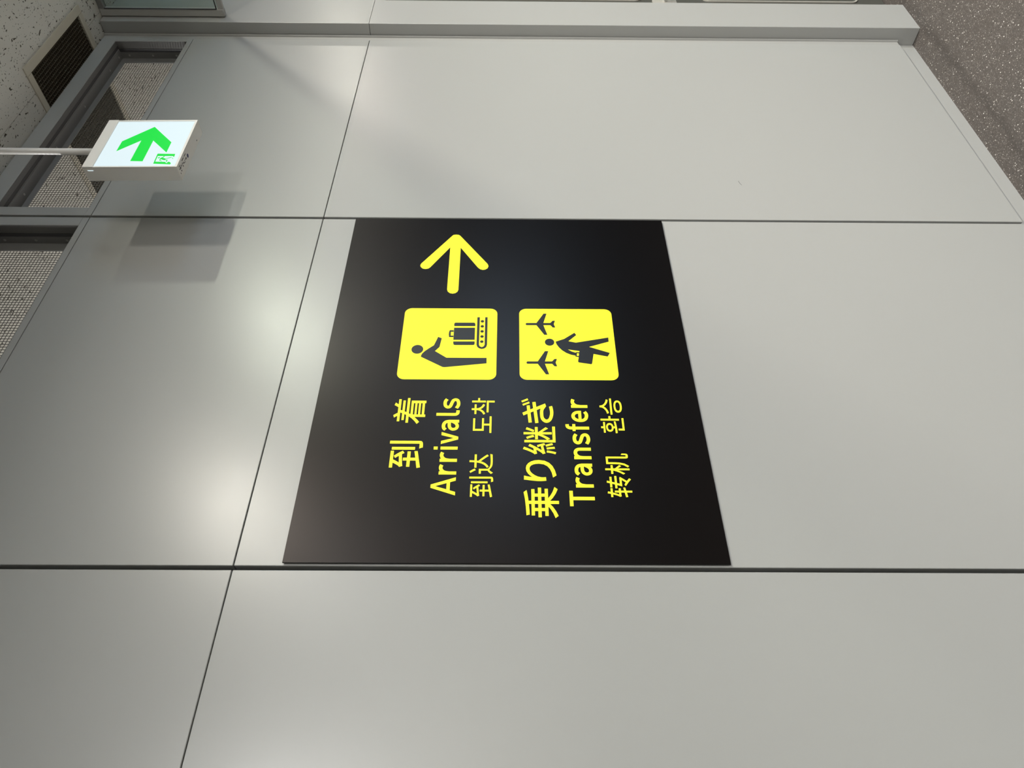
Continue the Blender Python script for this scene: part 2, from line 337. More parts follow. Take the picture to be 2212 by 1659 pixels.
# flat print outlines measured on the boards, millimetres (x along the wall, z above the floor)
PRINT = {
    'gi': [[[1092.0,1702.6],[1099.9,1686.7],[1094.7,1684.7],[1086.9,1700.3]],[[1081.7,1699.9],[1089.6,1682.9],[1084.4,1681.3],[1076.6,1697.9]],[[1076.9,1689.1],[1078.0,1681.4],[1024.6,1676.8],[1023.8,1684.9]],[[1087.8,1674.5],[1088.4,1666.2],[1023.5,1660.2],[1022.2,1668.3]],[[1046.0,1697.4],[1060.3,1669.1],[1075.0,1639.6],[1083.6,1642.1],[1068.8,1671.7],[1054.4,1700.1]],[[1080.7,1646.4],[1079.0,1647.4],[1076.5,1649.0],[1073.4,1650.8],[1070.0,1652.6],[1066.4,1654.0],[1063.0,1654.9],[1059.7,1655.4],[1056.6,1655.6],[1053.6,1655.7],[1050.7,1655.7],[1047.9,1655.6],[1044.8,1655.5],[1041.8,1655.2],[1038.8,1654.7],[1035.8,1653.9],[1033.2,1652.7],[1030.8,1651.3],[1028.8,1649.7],[1027.1,1648.1],[1025.8,1646.4],[1024.7,1644.7],[1023.9,1642.8],[1023.4,1640.8],[1023.4,1638.8],[1023.8,1636.8],[1024.6,1634.8],[1025.8,1632.9],[1027.3,1631.1],[1029.1,1629.5],[1031.2,1627.9],[1033.6,1626.6],[1036.3,1625.5],[1039.0,1624.6],[1041.8,1623.8],[1044.6,1623.1],[1047.3,1622.6],[1050.2,1622.2],[1053.1,1622.0],[1056.1,1621.9],[1059.3,1622.0],[1062.9,1622.3],[1066.9,1622.8],[1070.6,1623.4],[1073.8,1624.0],[1076.0,1624.3],[1073.5,1632.4],[1071.2,1632.0],[1068.1,1631.5],[1064.5,1630.9],[1061.1,1630.4],[1058.1,1630.1],[1055.7,1630.1],[1053.3,1630.2],[1051.1,1630.3],[1048.8,1630.6],[1046.6,1631.0],[1044.4,1631.6],[1042.2,1632.2],[1040.1,1632.9],[1038.3,1633.6],[1037.0,1634.3],[1035.9,1635.1],[1035.0,1636.0],[1034.2,1636.9],[1033.7,1637.7],[1033.4,1638.4],[1033.3,1639.0],[1033.3,1639.7],[1033.5,1640.4],[1033.8,1641.2],[1034.3,1642.0],[1035.1,1643.0],[1036.2,1644.0],[1037.4,1645.0],[1038.7,1645.8],[1040.1,1646.4],[1041.7,1646.8],[1043.7,1647.1],[1046.1,1647.4],[1048.6,1647.5],[1051.2,1647.5],[1053.8,1647.5],[1056.3,1647.5],[1058.7,1647.3],[1060.9,1647.0],[1062.9,1646.5],[1065.1,1645.6],[1067.7,1644.1],[1070.5,1642.5],[1072.9,1641.0],[1074.8,1639.9]]],
    'arrow': [[1734.9,1912.5],[1738.8,1909.3],[1740.3,1901.0],[1738.9,1892.6],[1734.1,1887.5],[1607.8,1801.1],[1600.9,1798.0],[1595.0,1797.5],[1587.2,1800.0],[1581.7,1806.5],[1580.2,1813.8],[1583.1,1821.9],[1590.4,1828.8],[1679.1,1884.2],[1495.1,1882.7],[1486.8,1885.2],[1481.2,1890.7],[1478.8,1898.3],[1481.1,1906.9],[1487.5,1913.0],[1495.8,1915.5],[1680.4,1916.2],[1590.4,1971.0],[1584.5,1976.5],[1582.3,1985.0],[1584.3,1993.2],[1591.1,1999.7],[1598.0,2001.6],[1605.9,1999.6]],
    'tile1': [[1419.1,2031.1],[1419.3,1768.5],[1161.0,1767.3],[1160.0,2027.1]],
    'head1': [[1264.2,1998.5],[1264.4,1966.6],[1280.3,1983.9],[1248.8,1981.2]],
    'body1': [[1309.9,1929.3],[1305.1,1919.0],[1273.2,1923.3],[1258.5,1934.7],[1235.0,1902.3],[1235.1,1794.6],[1216.2,1794.4],[1202.5,1903.2],[1202.3,1907.3],[1203.2,1911.5],[1237.8,1970.5],[1240.5,1971.1],[1248.9,1968.6],[1258.3,1961.6],[1267.3,1952.3],[1279.2,1938.7],[1295.4,1933.7]],
    'case_body': [[1344.4,1887.3],[1344.9,1829.1],[1300.1,1828.8],[1299.6,1887.2]],
    'case_top': [[1350.8,1887.2],[1358.3,1887.6],[1362.3,1886.6],[1363.8,1884.2],[1364.2,1832.4],[1362.2,1829.7],[1357.8,1828.6],[1351.3,1828.7]],
    'case_bot': [[1293.5,1887.1],[1294.0,1828.5],[1286.7,1828.3],[1282.3,1829.3],[1281.0,1832.4],[1280.6,1882.9],[1283.0,1885.9],[1288.1,1886.8]],
    'case_handle': [[1335.2,1887.9],[1335.1,1898.7],[1327.6,1900.5],[1319.8,1900.8],[1309.5,1899.5],[1309.6,1887.5],[1315.1,1887.8],[1315.0,1895.0],[1329.2,1895.5],[1329.3,1887.6]],
    'belt': [[1385.0,1823.8],[1385.1,1816.9],[1283.0,1816.5],[1276.7,1814.5],[1273.4,1808.7],[1276.5,1803.5],[1282.2,1801.1],[1385.2,1801.9],[1385.3,1795.1],[1282.2,1794.5],[1273.7,1796.6],[1268.5,1802.2],[1267.0,1808.8],[1269.2,1815.7],[1274.4,1820.8],[1282.0,1823.2]],
    'rollers': [[1369.6,1809.4],[1350.4,1809.2],[1331.5,1809.3],[1312.4,1809.0],[1293.5,1809.1]],
    'tile2': [[1418.8,1706.7],[1420.1,1444.8],[1161.6,1446.4],[1160.6,1705.9]],
    'plane1': [[1360.4,1688.7],[1363.4,1687.5],[1364.2,1685.3],[1364.5,1658.3],[1400.7,1637.5],[1400.7,1629.1],[1364.6,1638.9],[1364.8,1619.5],[1373.3,1612.9],[1373.3,1606.1],[1360.7,1610.1],[1347.6,1606.2],[1347.5,1613.2],[1356.6,1619.7],[1356.4,1639.2],[1320.1,1628.9],[1320.0,1637.5],[1356.3,1658.4],[1356.0,1685.4],[1357.0,1687.6]],
    'plane2': [[1219.7,1688.0],[1222.5,1686.9],[1223.8,1684.9],[1224.0,1657.6],[1260.4,1637.5],[1260.5,1628.4],[1224.1,1638.5],[1224.3,1619.4],[1232.8,1612.5],[1232.8,1605.9],[1220.0,1610.1],[1207.3,1606.1],[1207.2,1613.1],[1216.1,1619.4],[1215.9,1638.7],[1179.7,1628.4],[1179.6,1637.0],[1215.8,1657.8],[1215.6,1685.0],[1216.8,1687.0]],
    'head2': [[1293.0,1636.7],[1293.2,1610.9],[1305.8,1623.4],[1280.3,1624.2]],
    'body2': [[1328.1,1554.1],[1319.8,1549.5],[1297.0,1572.2],[1291.8,1552.2],[1311.4,1461.8],[1296.3,1461.9],[1276.8,1517.0],[1255.4,1462.2],[1242.4,1469.2],[1251.6,1506.4],[1218.3,1512.5],[1215.2,1514.8],[1215.6,1517.5],[1221.2,1547.9],[1224.1,1550.0],[1240.1,1547.1],[1241.9,1555.9],[1245.2,1555.3],[1248.3,1567.5],[1254.7,1579.9],[1264.0,1590.9],[1274.3,1598.9],[1285.6,1604.9],[1294.8,1607.3],[1305.3,1583.3]],
    'hole2a': [[1266.9,1575.1],[1265.1,1563.9],[1261.5,1543.9],[1256.9,1544.8],[1257.4,1552.9],[1255.3,1554.7],[1259.9,1565.5]],
    'hole2b': [[1254.0,1551.0],[1253.1,1545.4],[1243.8,1546.9],[1244.7,1552.2]],
    'xarrow': [[1939.7,2809.3],[1859.5,2735.2],[1807.8,2734.3],[1867.8,2791.1],[1763.7,2789.3],[1764.5,2824.9],[1868.0,2826.3],[1812.2,2881.2],[1862.4,2881.3]],
    'xframe': [[1801.4,2757.6],[1800.8,2706.4],[1785.3,2705.6],[1790.5,2711.1],[1789.9,2753.7],[1762.2,2752.6],[1761.7,2723.9],[1756.5,2720.0],[1755.9,2717.0],[1761.7,2716.6],[1761.5,2711.1],[1756.1,2706.1],[1752.4,2705.5],[1749.7,2706.5],[1752.4,2755.3]],
    'xhead': [[1779.4,2750.6],[1781.3,2750.7],[1783.3,2749.1],[1783.8,2745.5],[1781.7,2744.6],[1779.4,2746.1],[1778.5,2748.7]],
    'xbody': [[1790.8,2736.9],[1790.8,2733.7],[1785.8,2733.6],[1781.5,2736.6],[1777.9,2728.3],[1785.5,2712.5],[1783.9,2711.9],[1781.1,2714.8],[1776.0,2727.7],[1773.0,2726.1],[1771.5,2719.5],[1759.9,2719.6],[1761.4,2721.7],[1769.9,2722.3],[1769.8,2730.9],[1774.6,2740.7],[1770.3,2740.4],[1768.5,2739.1],[1766.1,2734.1],[1764.9,2735.5],[1765.2,2737.4],[1768.5,2742.7],[1778.9,2743.4],[1782.6,2740.6],[1785.8,2736.1]],
    'xfoot': [[1782.4,2710.9],[1782.7,2709.5],[1777.5,2705.5],[1775.7,2705.8]],
}

# ================================================================== THE SETTING
X0, X1, YB, YF = -5.0, 11.0, -5.6, 3.6          # room extents; y > 0.1 is the space behind the metal wall
floor = struct(box('floor', (X0, YB, -0.08), (X1, YF, 0.0), 'floor'), 'grey brown speckled vinyl floor', 'floor')
box('joint_seal', (3.101, -0.115, -0.001), (3.1035, -0.056, 0.0004), 'gasket', floor)

# ---- ceiling with an opening for the egg-crate vent
VX0, VX1, VY0, VY1 = 2.434, 2.942, -0.166, 0.47   # outer size of the vent
HX0, HX1, HY0, HY1 = VX0+0.012, VX1-0.012, VY0+0.012, VY1-0.012
ceiling = boxes('ceiling', [((X0, YB, CEIL+0.004), (HX0, YF, CEIL+0.08)), ((HX1, YB, CEIL+0.004), (X1, YF, CEIL+0.08)),
                            ((HX0, YB, CEIL+0.004), (HX1, HY0, CEIL+0.08)), ((HX0, HY1, CEIL+0.004), (HX1, YF, CEIL+0.08))], 'gap')
struct(ceiling, 'ceiling of grey white fissured acoustic boards', 'ceiling')

def minus(r, h):
    """rectangle r without rectangle h, as up to four rectangles"""
    x0, y0, x1, y1 = r; a0, b0, a1, b1 = h
    if a0 >= x1 or a1 <= x0 or b0 >= y1 or b1 <= y0: return [r]
    out = []
    if x0 < a0: out.append((x0, y0, a0, y1))
    if a1 < x1: out.append((a1, y0, x1, y1))
    m0, m1 = max(x0, a0), min(x1, a1)
    if y0 < b0: out.append((m0, y0, m1, b0))
    if b1 < y1: out.append((m0, b1, m1, y1))
    return out

tx = 2.705 - 0.91*9
xs = [X0]
while tx < X1:
    if tx > X0 + 0.05: xs.append(tx)
    tx += 0.91
xs.append(X1)
ys = [YB]; ty = -0.073 - 0.455*12
while ty < YF:
    if ty > YB + 0.05: ys.append(ty)
    ty += 0.455
ys.append(YF)
holes = [(HX0, HY0, HX1, HY1)] + [(lx-0.08, ly-0.08, lx+0.08, ly+0.08) for lx, ly, _ in DOWNLIGHTS]
g = 0.0007
for i in range(len(xs)-1):
    for j in range(len(ys)-1):
        rects = [(xs[i]+g, ys[j]+g, xs[i+1]-g, ys[j+1]-g)]
        for h in holes[:1]:
            rects = [q for r in rects for q in minus(r, h)]
        if rects:
            boxes('tile', [((r[0], r[1], CEIL), (r[2], r[3], CEIL+0.004)) for r in rects], 'ceiling', ceiling)

# ---- the metal panel wall
PB, PS, PT = 0.078, 2.3312, 3.0755               # panel bottom, horizontal joint, panel top
wall = boxes('wall_front', [((X0, 0.034, 0.0), (3.05, 0.075, 3.07))], 'gap')
struct(wall, 'wall of satin grey metal panels with recessed joints', 'wall')
cols = [(1.8325, 3.0045)] + [(0.646 - 1.1865*k, 1.8227 - 1.1865*k) for k in range(0, 5)]
for (a, b) in cols:
    a = max(a, X0 + 0.01)
    box('panel', (a, 0.0, PB), (b, 0.030, PS-0.0012), 'panel', wall, 0.0012)
    box('panel', (a, 0.0, PS+0.0012), (b, 0.030, PT-0.0008), 'panel', wall, 0.0012)
for k in range(0, 5):                              # pale backing strip inside each upright joint
    gx = 1.8276 - 1.1865*k
    box('joint_strip', (gx-0.0048, 0.016, PB), (gx-0.0016, 0.034, PT), 'angle', wall)
struct(box('baseboard_front', (X0, 0.021, 0.0), (3.042, 0.034, PB+0.02), 'panel'), 'recessed grey metal skirting under the wall panels', 'baseboard')

flat_print('scratch', [[(2.0390, 0.9578), (2.0275, 0.9560), (2.0160, 0.9512), (2.0158, 0.9500), (2.0275, 0.9546), (2.0390, 0.9566)]], -0.0002, 'label_ink', wall, 0.0002)

# ---- transoms: a deep framed opening with wire mesh over each panel
WZ0, WZ1 = PT + 0.0008, 3.4585
def transom(name, a, b, jl, jr, label):
    """opening between joints a..b, jamb face widths jl / jr"""
    root = thing(name, (a, 0.0, WZ0), label, 'window'); struct(root)
    zi, zh = 3.0965, 3.3965                       # clear opening, sill top to header bottom
    box('sill', (a, 0.0, WZ0), (b, 0.085, zi), 'panel', root, 0.0008)
    box('header', (a, 0.0, zh), (b, 0.085, WZ1), 'frame', root, 0.0008)
    for p, q, s in ((a, a+jl, 1), (b-jr, b, -1)):
        box('jamb', (p, 0.0, zi), (q, 0.085, zh), 'frame', root, 0.0008)
    L, R = a+jl, b-jr
    # reveal lining, its shade painted into the darker metal colour
    box('shaded_reveal_liner', (L, 0.0025, zi), (L+0.001, 0.032, zh), 'shade_liner', root)
    box('shaded_reveal_liner', (R-0.001, 0.0025, zi), (R, 0.032, zh), 'shade_liner', root)
    box('shaded_reveal_liner', (L, 0.0025, zh-0.001), (R, 0.020, zh), 'shade_liner', root)
    # dark rubber strip part way into the reveal, then a steel angle holding the mesh
    for p, q in (((L, 0.033, zi), (L+0.0015, 0.046, zh)), ((R-0.0015, 0.033, zi), (R, 0.046, zh)), ((L, 0.020, zh-0.0015), (R, 0.032, zh))):
        box('gasket', p, q, 'gasket', root)
    y0, y1, lw = 0.048, 0.0733, 0.038
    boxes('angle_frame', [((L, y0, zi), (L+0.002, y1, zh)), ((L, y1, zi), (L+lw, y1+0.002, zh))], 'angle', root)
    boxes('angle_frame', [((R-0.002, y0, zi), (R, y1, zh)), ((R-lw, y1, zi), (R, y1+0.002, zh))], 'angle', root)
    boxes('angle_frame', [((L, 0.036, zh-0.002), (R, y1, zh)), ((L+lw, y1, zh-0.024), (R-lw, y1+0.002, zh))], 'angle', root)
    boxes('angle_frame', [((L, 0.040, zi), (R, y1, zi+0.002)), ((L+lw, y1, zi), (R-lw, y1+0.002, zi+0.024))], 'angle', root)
    # wire mesh, 10.5 mm square
    bm = bmesh.new(); r = 0.0007
    x = L + 0.012
    while x < R - 0.010:
        box_bm(bm, (x-r, 0.0770, zi+0.004), (x+r, 0.0770+2*r, zh-0.004)); x += 0.0105
    z = zi + 0.010
    while z < zh - 0.006:
        box_bm(bm, (L+0.004, 0.0784, z-r), (R-0.004, 0.0784+2*r, z+r)); z += 0.0105
    tag(link('wire_mesh', bm, 'wire', root), kind='stuff')
    # screws
    sp = [((R-0.002, 0.060, z), (-1, 0, 0)) for z in (3.16, 3.26, 3.36)] + [((L+0.002, 0.060, z), (1, 0, 0)) for z in (3.16, 3.26, 3.36)]
    n = 4
    sp += [((L + (R-L)*(i+0.5)/n, 0.056, zh-0.002), (0, 0, -1)) for i in range(n)]
    sp += [((R-0.030, 0.056, zh-0.002), (0, 0, -1))]
    for c, d in sp:
        bm = bmesh.new(); c = Vector(c); d = Vector(d)
        tube(bm, c, c + d*0.0012, 0.0042, 10); tube(bm, c + d*0.0012, c + d*0.0024, 0.0028, 10)
        link('screw', bm, 'screw', root)
    return root

transom('window_1', 1.8325, 3.0045, 0.041, 0.0235, 'mesh covered transom opening beside the pilaster')
transom('window_2', 0.646, 1.8227, 0.040, 0.040, 'mesh covered transom opening above the black direction board')
transom('window_3', -0.5405, 0.6362, 0.040, 0.040, 'mesh covered transom opening at the near end of the wall')
transom('window_4', -1.727, -0.5503, 0.040, 0.040, 'mesh covered transom opening behind the viewer')
struct(boxes('trim_2', [((X0, 0.0, PT+0.0008), (-1.737, 0.085, WZ1))], 'frame'), 'plain grey metal band above the far panels', 'trim')
# black gaps between neighbouring transom frames
struct(boxes('trim_3', [((gx-0.0053, 0.03, PT), (gx+0.0053, 0.08, WZ1)) for gx in (1.8276, 0.6411, -0.5454)], 'gap'), 'black joints between the transom frames', 'trim')

# ---- pilaster at the right end, cover strip beside it
pil = struct(box('wall_pilaster', (3.048, -0.048, 0.0), (3.258, 0.075, CEIL-0.001), 'gap'), 'shallow grey metal pilaster at the end of the panel wall', 'pilaster')
def shell(z0, z1):
    t = 0.004
    bm = bmesh.new()
    prof = [(3.044, 0.074), (3.044, -0.0515), (3.0455, -0.053), (3.2605, -0.053), (3.262, -0.0515), (3.262, 0.074),
            (3.262-t, 0.074), (3.262-t, -0.053+t), (3.044+t, -0.053+t), (3.044+t, 0.074)]
    lo = [bm.verts.new((x, y, z0)) for x, y in prof]; hi = [bm.verts.new((x, y, z1)) for x, y in prof]
    n = len(prof)
    for i in range(n): bm.faces.new((lo[i], lo[(i+1) % n], hi[(i+1) % n], hi[i]))
    for lst in (lo, hi):
        for q in ((0, 1, 8, 9), (1, 2, 3, 4), (1, 4, 7, 8), (4, 5, 6, 7)):
            try: bm.faces.new([lst[k] for k in q])
            except ValueError: pass
    return bm
link('panel', shell(0.002, PS-0.001), 'panel', pil)
link('panel', shell(PS+0.001, CEIL-0.004), 'panel', pil)
# cover strip: flat flange, rounded lip
bm = bmesh.new()
prof = [(3.0092, 0.030), (3.0092, 0.0035), (3.0300, 0.0035), (3.0330, 0.0020), (3.0345, -0.0035), (3.0368, -0.0052), (3.0392, -0.0038), (3.0400, 0.002), (3.0436, 0.006), (3.0436, 0.030)]
lo = [bm.verts.new((x, y, PB)) for x, y in prof]; hi = [bm.verts.new((x, y, CEIL-0.004)) for x, y in prof]
for i in range(len(prof)): bm.faces.new((lo[i], lo[(i+1) % len(prof)], hi[(i+1) % len(prof)], hi[i]))
bm.faces.new(lo[::-1]); bm.faces.new(hi)
struct(link('trim_1', bm, 'frame'), 'upright grey cover strip between panels and pilaster', 'trim')

# ---- wall beyond the pilaster, with a dark door
DX0, DX1, DZ = 3.31, 4.23, 2.285
wr = struct(boxes('wall_front_beyond', [((3.262, 0.03, DZ+0.02), (X1, 0.075, CEIL)), ((DX1+0.04, 0.03, 0.0), (X1, 0.075, DZ+0.02)), ((3.262, 0.05, 0.0), (DX0, 0.075, DZ+0.02))], 'gap'), 'panelled wall beyond the pilaster', 'wall')
box('panel', (3.264, 0.0, DZ+0.024), (DX1+0.04, 0.03, CEIL-0.004), 'panel', wr, 0.001)
for k in range(5):
    a = DX1+0.045+1.19*k; b = min(a+1.18, X1-0.01)
    if b - a > 0.1:
        box('panel', (a, 0.0, PB), (b, 0.03, PS-0.001), 'panel', wr, 0.001); box('panel', (a, 0.0, PS+0.001), (b, 0.03, CEIL-0.004), 'panel', wr, 0.001)
door = struct(thing('door_1', (DX0, 0.0, 0.0), 'dark olive steel door with round cornered raised panels beside the pilaster', 'door'))
box('door_leaf', (DX0, 0.004, 0.012), (DX1, 0.045, DZ), 'door', door, 0.002)
boxes('door_frame', [((3.264, -0.002, 0.0), (DX0-0.004, 0.05, DZ+0.02)), ((DX1+0.004, -0.002, 0.0), (DX1+0.04, 0.05, DZ+0.02)), ((DX0-0.004, -0.002, DZ+0.003), (DX1+0.004, 0.05, DZ+0.02))], 'door', door, 0.001)
for z0, z1 in ((0.13, 0.85), (1.13, 2.10)):
    o = round_rect(3.402, z0, DX1-0.09, z1, 0.035); i = round_rect(3.410, z0+0.008, DX1-0.098, z1-0.008, 0.028)
    flat_print('raised_rim', [o, i], -0.001, 'door_rim', door, 0.006)
    flat_print('inset_panel', [i], 0.002, 'door', door, 0.003)
flat_print('lock_plate', [round_rect(3.372, 0.975, 3.412, 1.085, 0.01)], -0.002, 'door_rim', door, 0.007)
bm = bmesh.new(); tube(bm, (3.392, -0.001, 1.03), (3.392, -0.045, 1.03), 0.008, 12); tube(bm, (3.384, -0.045, 1.03), (3.50, -0.045, 1.03), 0.008, 12)
link('lever', bm, 'chrome', door)

# ---- remaining walls of the hall and of the space behind the mesh
struct(box('wall_left', (X0-0.1, YB, 0.0), (X0, YF, CEIL), 'paint'), 'plain pale end wall', 'wall')
struct(box('wall_right', (X1, YB, 0.0), (X1+0.1, YF, CEIL), 'paint'), 'plain pale far end wall', 'wall')
struct(box('wall_behind', (X0, YF, 0.0), (X1, YF+0.1, CEIL), 'white_paint'), 'plain pale wall of the space behind the mesh', 'wall')
struct(boxes('wall_back', [((X0, YB-0.1, 1.25), (4.3, YB, CEIL)), ((6.9, YB-0.1, 1.25), (X1, YB, CEIL)), ((4.3, YB-0.1, 2.3), (6.9, YB, CEIL))], 'paint'), 'pale upper wall with an added window band opposite the panels', 'wall')
struct(box('wall_back_lower', (X0, YB-0.1, 0.0), (X1, YB, 1.25), 'dado'), 'dark grey lower wall opposite the panels', 'wall')
added_win = struct(thing('window_added', (4.3, YB, 1.25), 'unseen window band added opposite to give the board its bluish reflection', 'window'))  # unseen, put in so the black board reflects a bluish glow
box('pane', (4.34, YB-0.055, 1.29), (6.86, YB-0.045, 2.26), 'clear_glass', added_win)
for k in range(5):
    x = 4.3 + 2.56*k/4
    box('added_window_mullion', (x, YB-0.08, 1.29), (x+0.04, YB-0.02, 2.26), 'frame', added_win)
for z in (1.25, 2.26): box('rail', (4.3, YB-0.08, z), (6.9, YB-0.02, z+0.04), 'frame', added_win)

# ================================================================== THINGS
# ---- black direction board
BX0, BX1, BZ0, BZ1, BY = 0.6500, 1.8165, 1.2495, 2.2242, -0.0080
sign = thing('direction_sign', (BX0, BY, BZ0), 'large black wall board with yellow Arrivals and Transfer directions in four scripts', 'sign')
box('board', (BX0, BY, BZ0), (BX1, BY+0.004, BZ1), 'board', sign, 0.0004)
box('mounting_spacer', (BX0+0.012, BY+0.004, BZ0+0.012), (BX1-0.012, 0.0, BZ1-0.012), 'gap', sign)
FY = BY - 0.0003
flat_print('arrow', [mm(PRINT['arrow'])], FY, 'yellow', sign)

# glyph lines: (glyph, left, right, bottom, top) in mm on the wall
LINES = {
    'japanese_arrivals': [('arrive_first', 890.2, 967.6, 1943, 2024), ('arrive_second', 1018.3, 1098.8, 1944.4, 2024.6)],
    'chinese_arrivals': [('reach_first', 812.6, 867.2, 1770.4, 1826.8), ('reach_second', 874.9, 930.7, 1771.4, 1828)],
    'korean_arrivals': [('do', 992.3, 1042.4, 1777.4, 1823.2), ('chak', 1047.9, 1100.0, 1770.6, 1828.2)],
    'japanese_transfer': [('ride', 759.5, 840.3, 1618, 1699.2), ('ri', 856.0, 914.2, 1620.8, 1698), ('join', 930.5, 1012.1, 1619, 1699.7)],
    'chinese_transfer': [('change', 814.0, 870.7, 1445.6, 1503.4), ('aircraft', 875.2, 933.8, 1446, 1504)],
    'korean_transfer': [('hwan', 993.4, 1045.1, 1446.6, 1504.4), ('seung', 1050.1, 1100.9, 1447.2, 1503.7)],
}
for nm, glyphs in LINES.items():
    for gl, x0, x1, z0, z1 in glyphs:
        pts = [p for lp in GLYPH[gl] for p in lp]
        a0, a1 = min(p[0] for p in pts), max(p[0] for p in pts); b0, b1 = min(p[1] for p in pts), max(p[1] for p in pts)
        loops = [[((x0 + (p[0]-a0)*(x1-x0)/(a1-a0))/1000, (z0 + (p[1]-b0)*(z1-z0)/(b1-b0))/1000) for p in lp] for lp in GLYPH[gl]]
        flat_print(nm + '_character', loops, FY, 'yellow', sign)

# Latin words drawn as strokes, millimetres above the baseline
def smooth_path(pts, n=5):
    out = []
    P = [pts[0]] + list(pts) + [pts[-1]]
    for i in range(1, len(P)-2):
        p0, p1, p2, p3 = P[i-1], P[i], P[i+1], P[i+2]
        for k in range(n):
            t = k/n
            out.append(tuple(0.5*((2*p1[d]) + (-p0[d]+p2[d])*t + (2*p0[d]-5*p1[d]+4*p2[d]-p3[d])*t*t + (-p0[d]+3*p1[d]-3*p2[d]+p3[d])*t**3) for d in (0, 1)))
    out.append(tuple(pts[-1])); return out

def stroke(pts, wd, smooth=True):
    if smooth: pts = smooth_path(pts)
    L, R = [], []
    for i, p in enumerate(pts):
        a = pts[max(i-1, 0)]; b = pts[min(i+1, len(pts)-1)]
        d = Vector((b[0]-a[0], b[1]-a[1])).normalized(); nrm = (-d[1]*wd/2, d[0]*wd/2)
        L.append((p[0]+nrm[0], p[1]+nrm[1])); R.append((p[0]-nrm[0], p[1]-nrm[1]))
    return L + R[::-1]

def rect(x0, y0, x1, y1): return [(x0, y0), (x1, y0), (x1, y1), (x0, y1)]
W = 8.5
LET = {
    'A': [([(0,0),(9.2,0),(13.4,13),(35.1,13),(39.3,0),(48.5,0),(28.6,58.2),(19.9,58.2)], [(16,21),(24.25,47.5),(32.5,21)])],
    'r': [(rect(0,0,8.6,41.6),), (stroke([(4.6,19),(6.3,28),(10.8,34.4),(17,37.5),(22.5,37.2),(26.6,35.4)], W),)],
    'i': [(rect(0,0,8.6,41.5),), (rect(0,48.5,8.6,58),)],
    'v': [([(0,41.6),(9.2,41.6),(17.7,11),(26.2,41.6),(35.4,41.6),(21.8,0),(13.6,0)],)],
    'a': [(stroke([(3.4,32.6),(7.4,36.9),(14,38.3),(21,37.2),(26.5,33),(28.6,26)], W),), (rect(24.4,0,33,26.5),), (stroke([(28,24.2),(15.5,24.0),(8.4,21.6),(4.6,16.3),(4.6,11.2),(7.4,6.3),(13,4.1),(19,5.4),(24,9.5),(27,15)], 8.0),)],
    'l': [(stroke([(4.3,58.3),(4.3,36),(4.3,13),(5.6,7.6),(9.4,4.7),(17,4.3)], W),)],
    's': [(stroke([(30.8,33.6),(25,37.3),(17.5,38.4),(9.7,36.7),(5.6,31.5),(6.7,26.2),(12,23.2),(20,20.6),(26.8,17.5),(29.4,11.8),(26.8,6.7),(19.5,4.1),(11,4.6),(2.6,9)], W),)],
    'T': [(rect(0,50,40.2,58.2),), (rect(15.6,0,24.4,51),)],
    'n': [(rect(0,0,8.6,41.6),), (stroke([(4.4,20),(6,29),(11,35.6),(17.6,38.0),(24,36.6),(28,31.6),(28.7,25)], W),), (rect(24.4,0,33,25.5),)],
    'f': [(stroke([(9.1,0),(9.1,22),(9.1,43),(10.3,50),(14,53.8),(20.4,54.2)], W),), (rect(0,34,21,41.4),)],
    'e': [(stroke([(31.3,8.6),(25.5,4.9),(18.4,4.2),(10.2,6.8),(5.4,13),(4.4,21),(6.2,29.4),(11.5,35.9),(18,38.0),(24.3,36.2),(28.8,31),(30.3,24),(30.3,18)], W),), (rect(6,17.2,34.5,24.6),)],
}
def word(nm, spec, base):
    bm = bmesh.new()
    for ch, x0 in spec:
        for k, shape in enumerate(LET[ch]):
            lps = [[((x0+x)/1000, (base+y)/1000) for x, y in lp] for lp in shape]
            cu = flat_print('letter_piece', lps, FY - 0.00005*k, 'yellow')
            bm.from_mesh(cu.data); me = cu.data
            bpy.data.objects.remove(cu); bpy.data.meshes.remove(me)
    link(nm, bm, 'yellow', sign)
word('arrivals_text', [('A', 816.8), ('r', 872.6), ('r', 907.9), ('i', 942.7), ('v', 958.8), ('a', 998.2), ('l', 1043.7), ('s', 1065.2)], 1858.3)
word('transfer_text', [('T', 790.2), ('r', 839.2), ('a', 871.6), ('n', 917.1), ('s', 958.8), ('f', 999.1), ('e', 1026.6), ('r', 1070.7)], 1534.6)

bm = bmesh.new()
for k, lp in enumerate(PRINT['gi']):
    pc = flat_print('character_piece', [mm(lp)], FY - 0.00005*k, 'yellow')
    bm.from_mesh(pc.data); me = pc.data
    bpy.data.objects.remove(pc); bpy.data.meshes.remove(me)
link('japanese_transfer_character', bm, 'yellow', sign)

# pictogram tiles
def tile(name, x0, z0, x1, z1): return flat_print(name, [round_rect(x0, z0, x1, z1, 0.020)], FY, 'yellow', sign)
t1 = tile('baggage_claim_tile', 1.1605, 1.7680, 1.4192, 2.0290)
PY = FY - 0.0003
flat_print('figure', [ellipse(1.2643, 1.9826, 0.0157, 0.0159), mm(PRINT['body1'])], PY, 'print_black', t1)
flat_print('suitcase', [mm(PRINT[k]) for k in ('case_body', 'case_top', 'case_bot', 'case_handle')], PY, 'print_black', t1)
flat_print('conveyor', [mm(PRINT['belt'])] + [ellipse(x, z, 0.0047, 0.0048, 16) for x, z in mm(PRINT['rollers'])], PY, 'print_black', t1)
t2 = tile('transfer_tile', 1.1610, 1.4455, 1.4195, 1.7063)
flat_print('airplane', [mm(PRINT['plane1'])], PY, 'print_black', t2)
flat_print('airplane', [mm(PRINT['plane2'])], PY, 'print_black', t2)
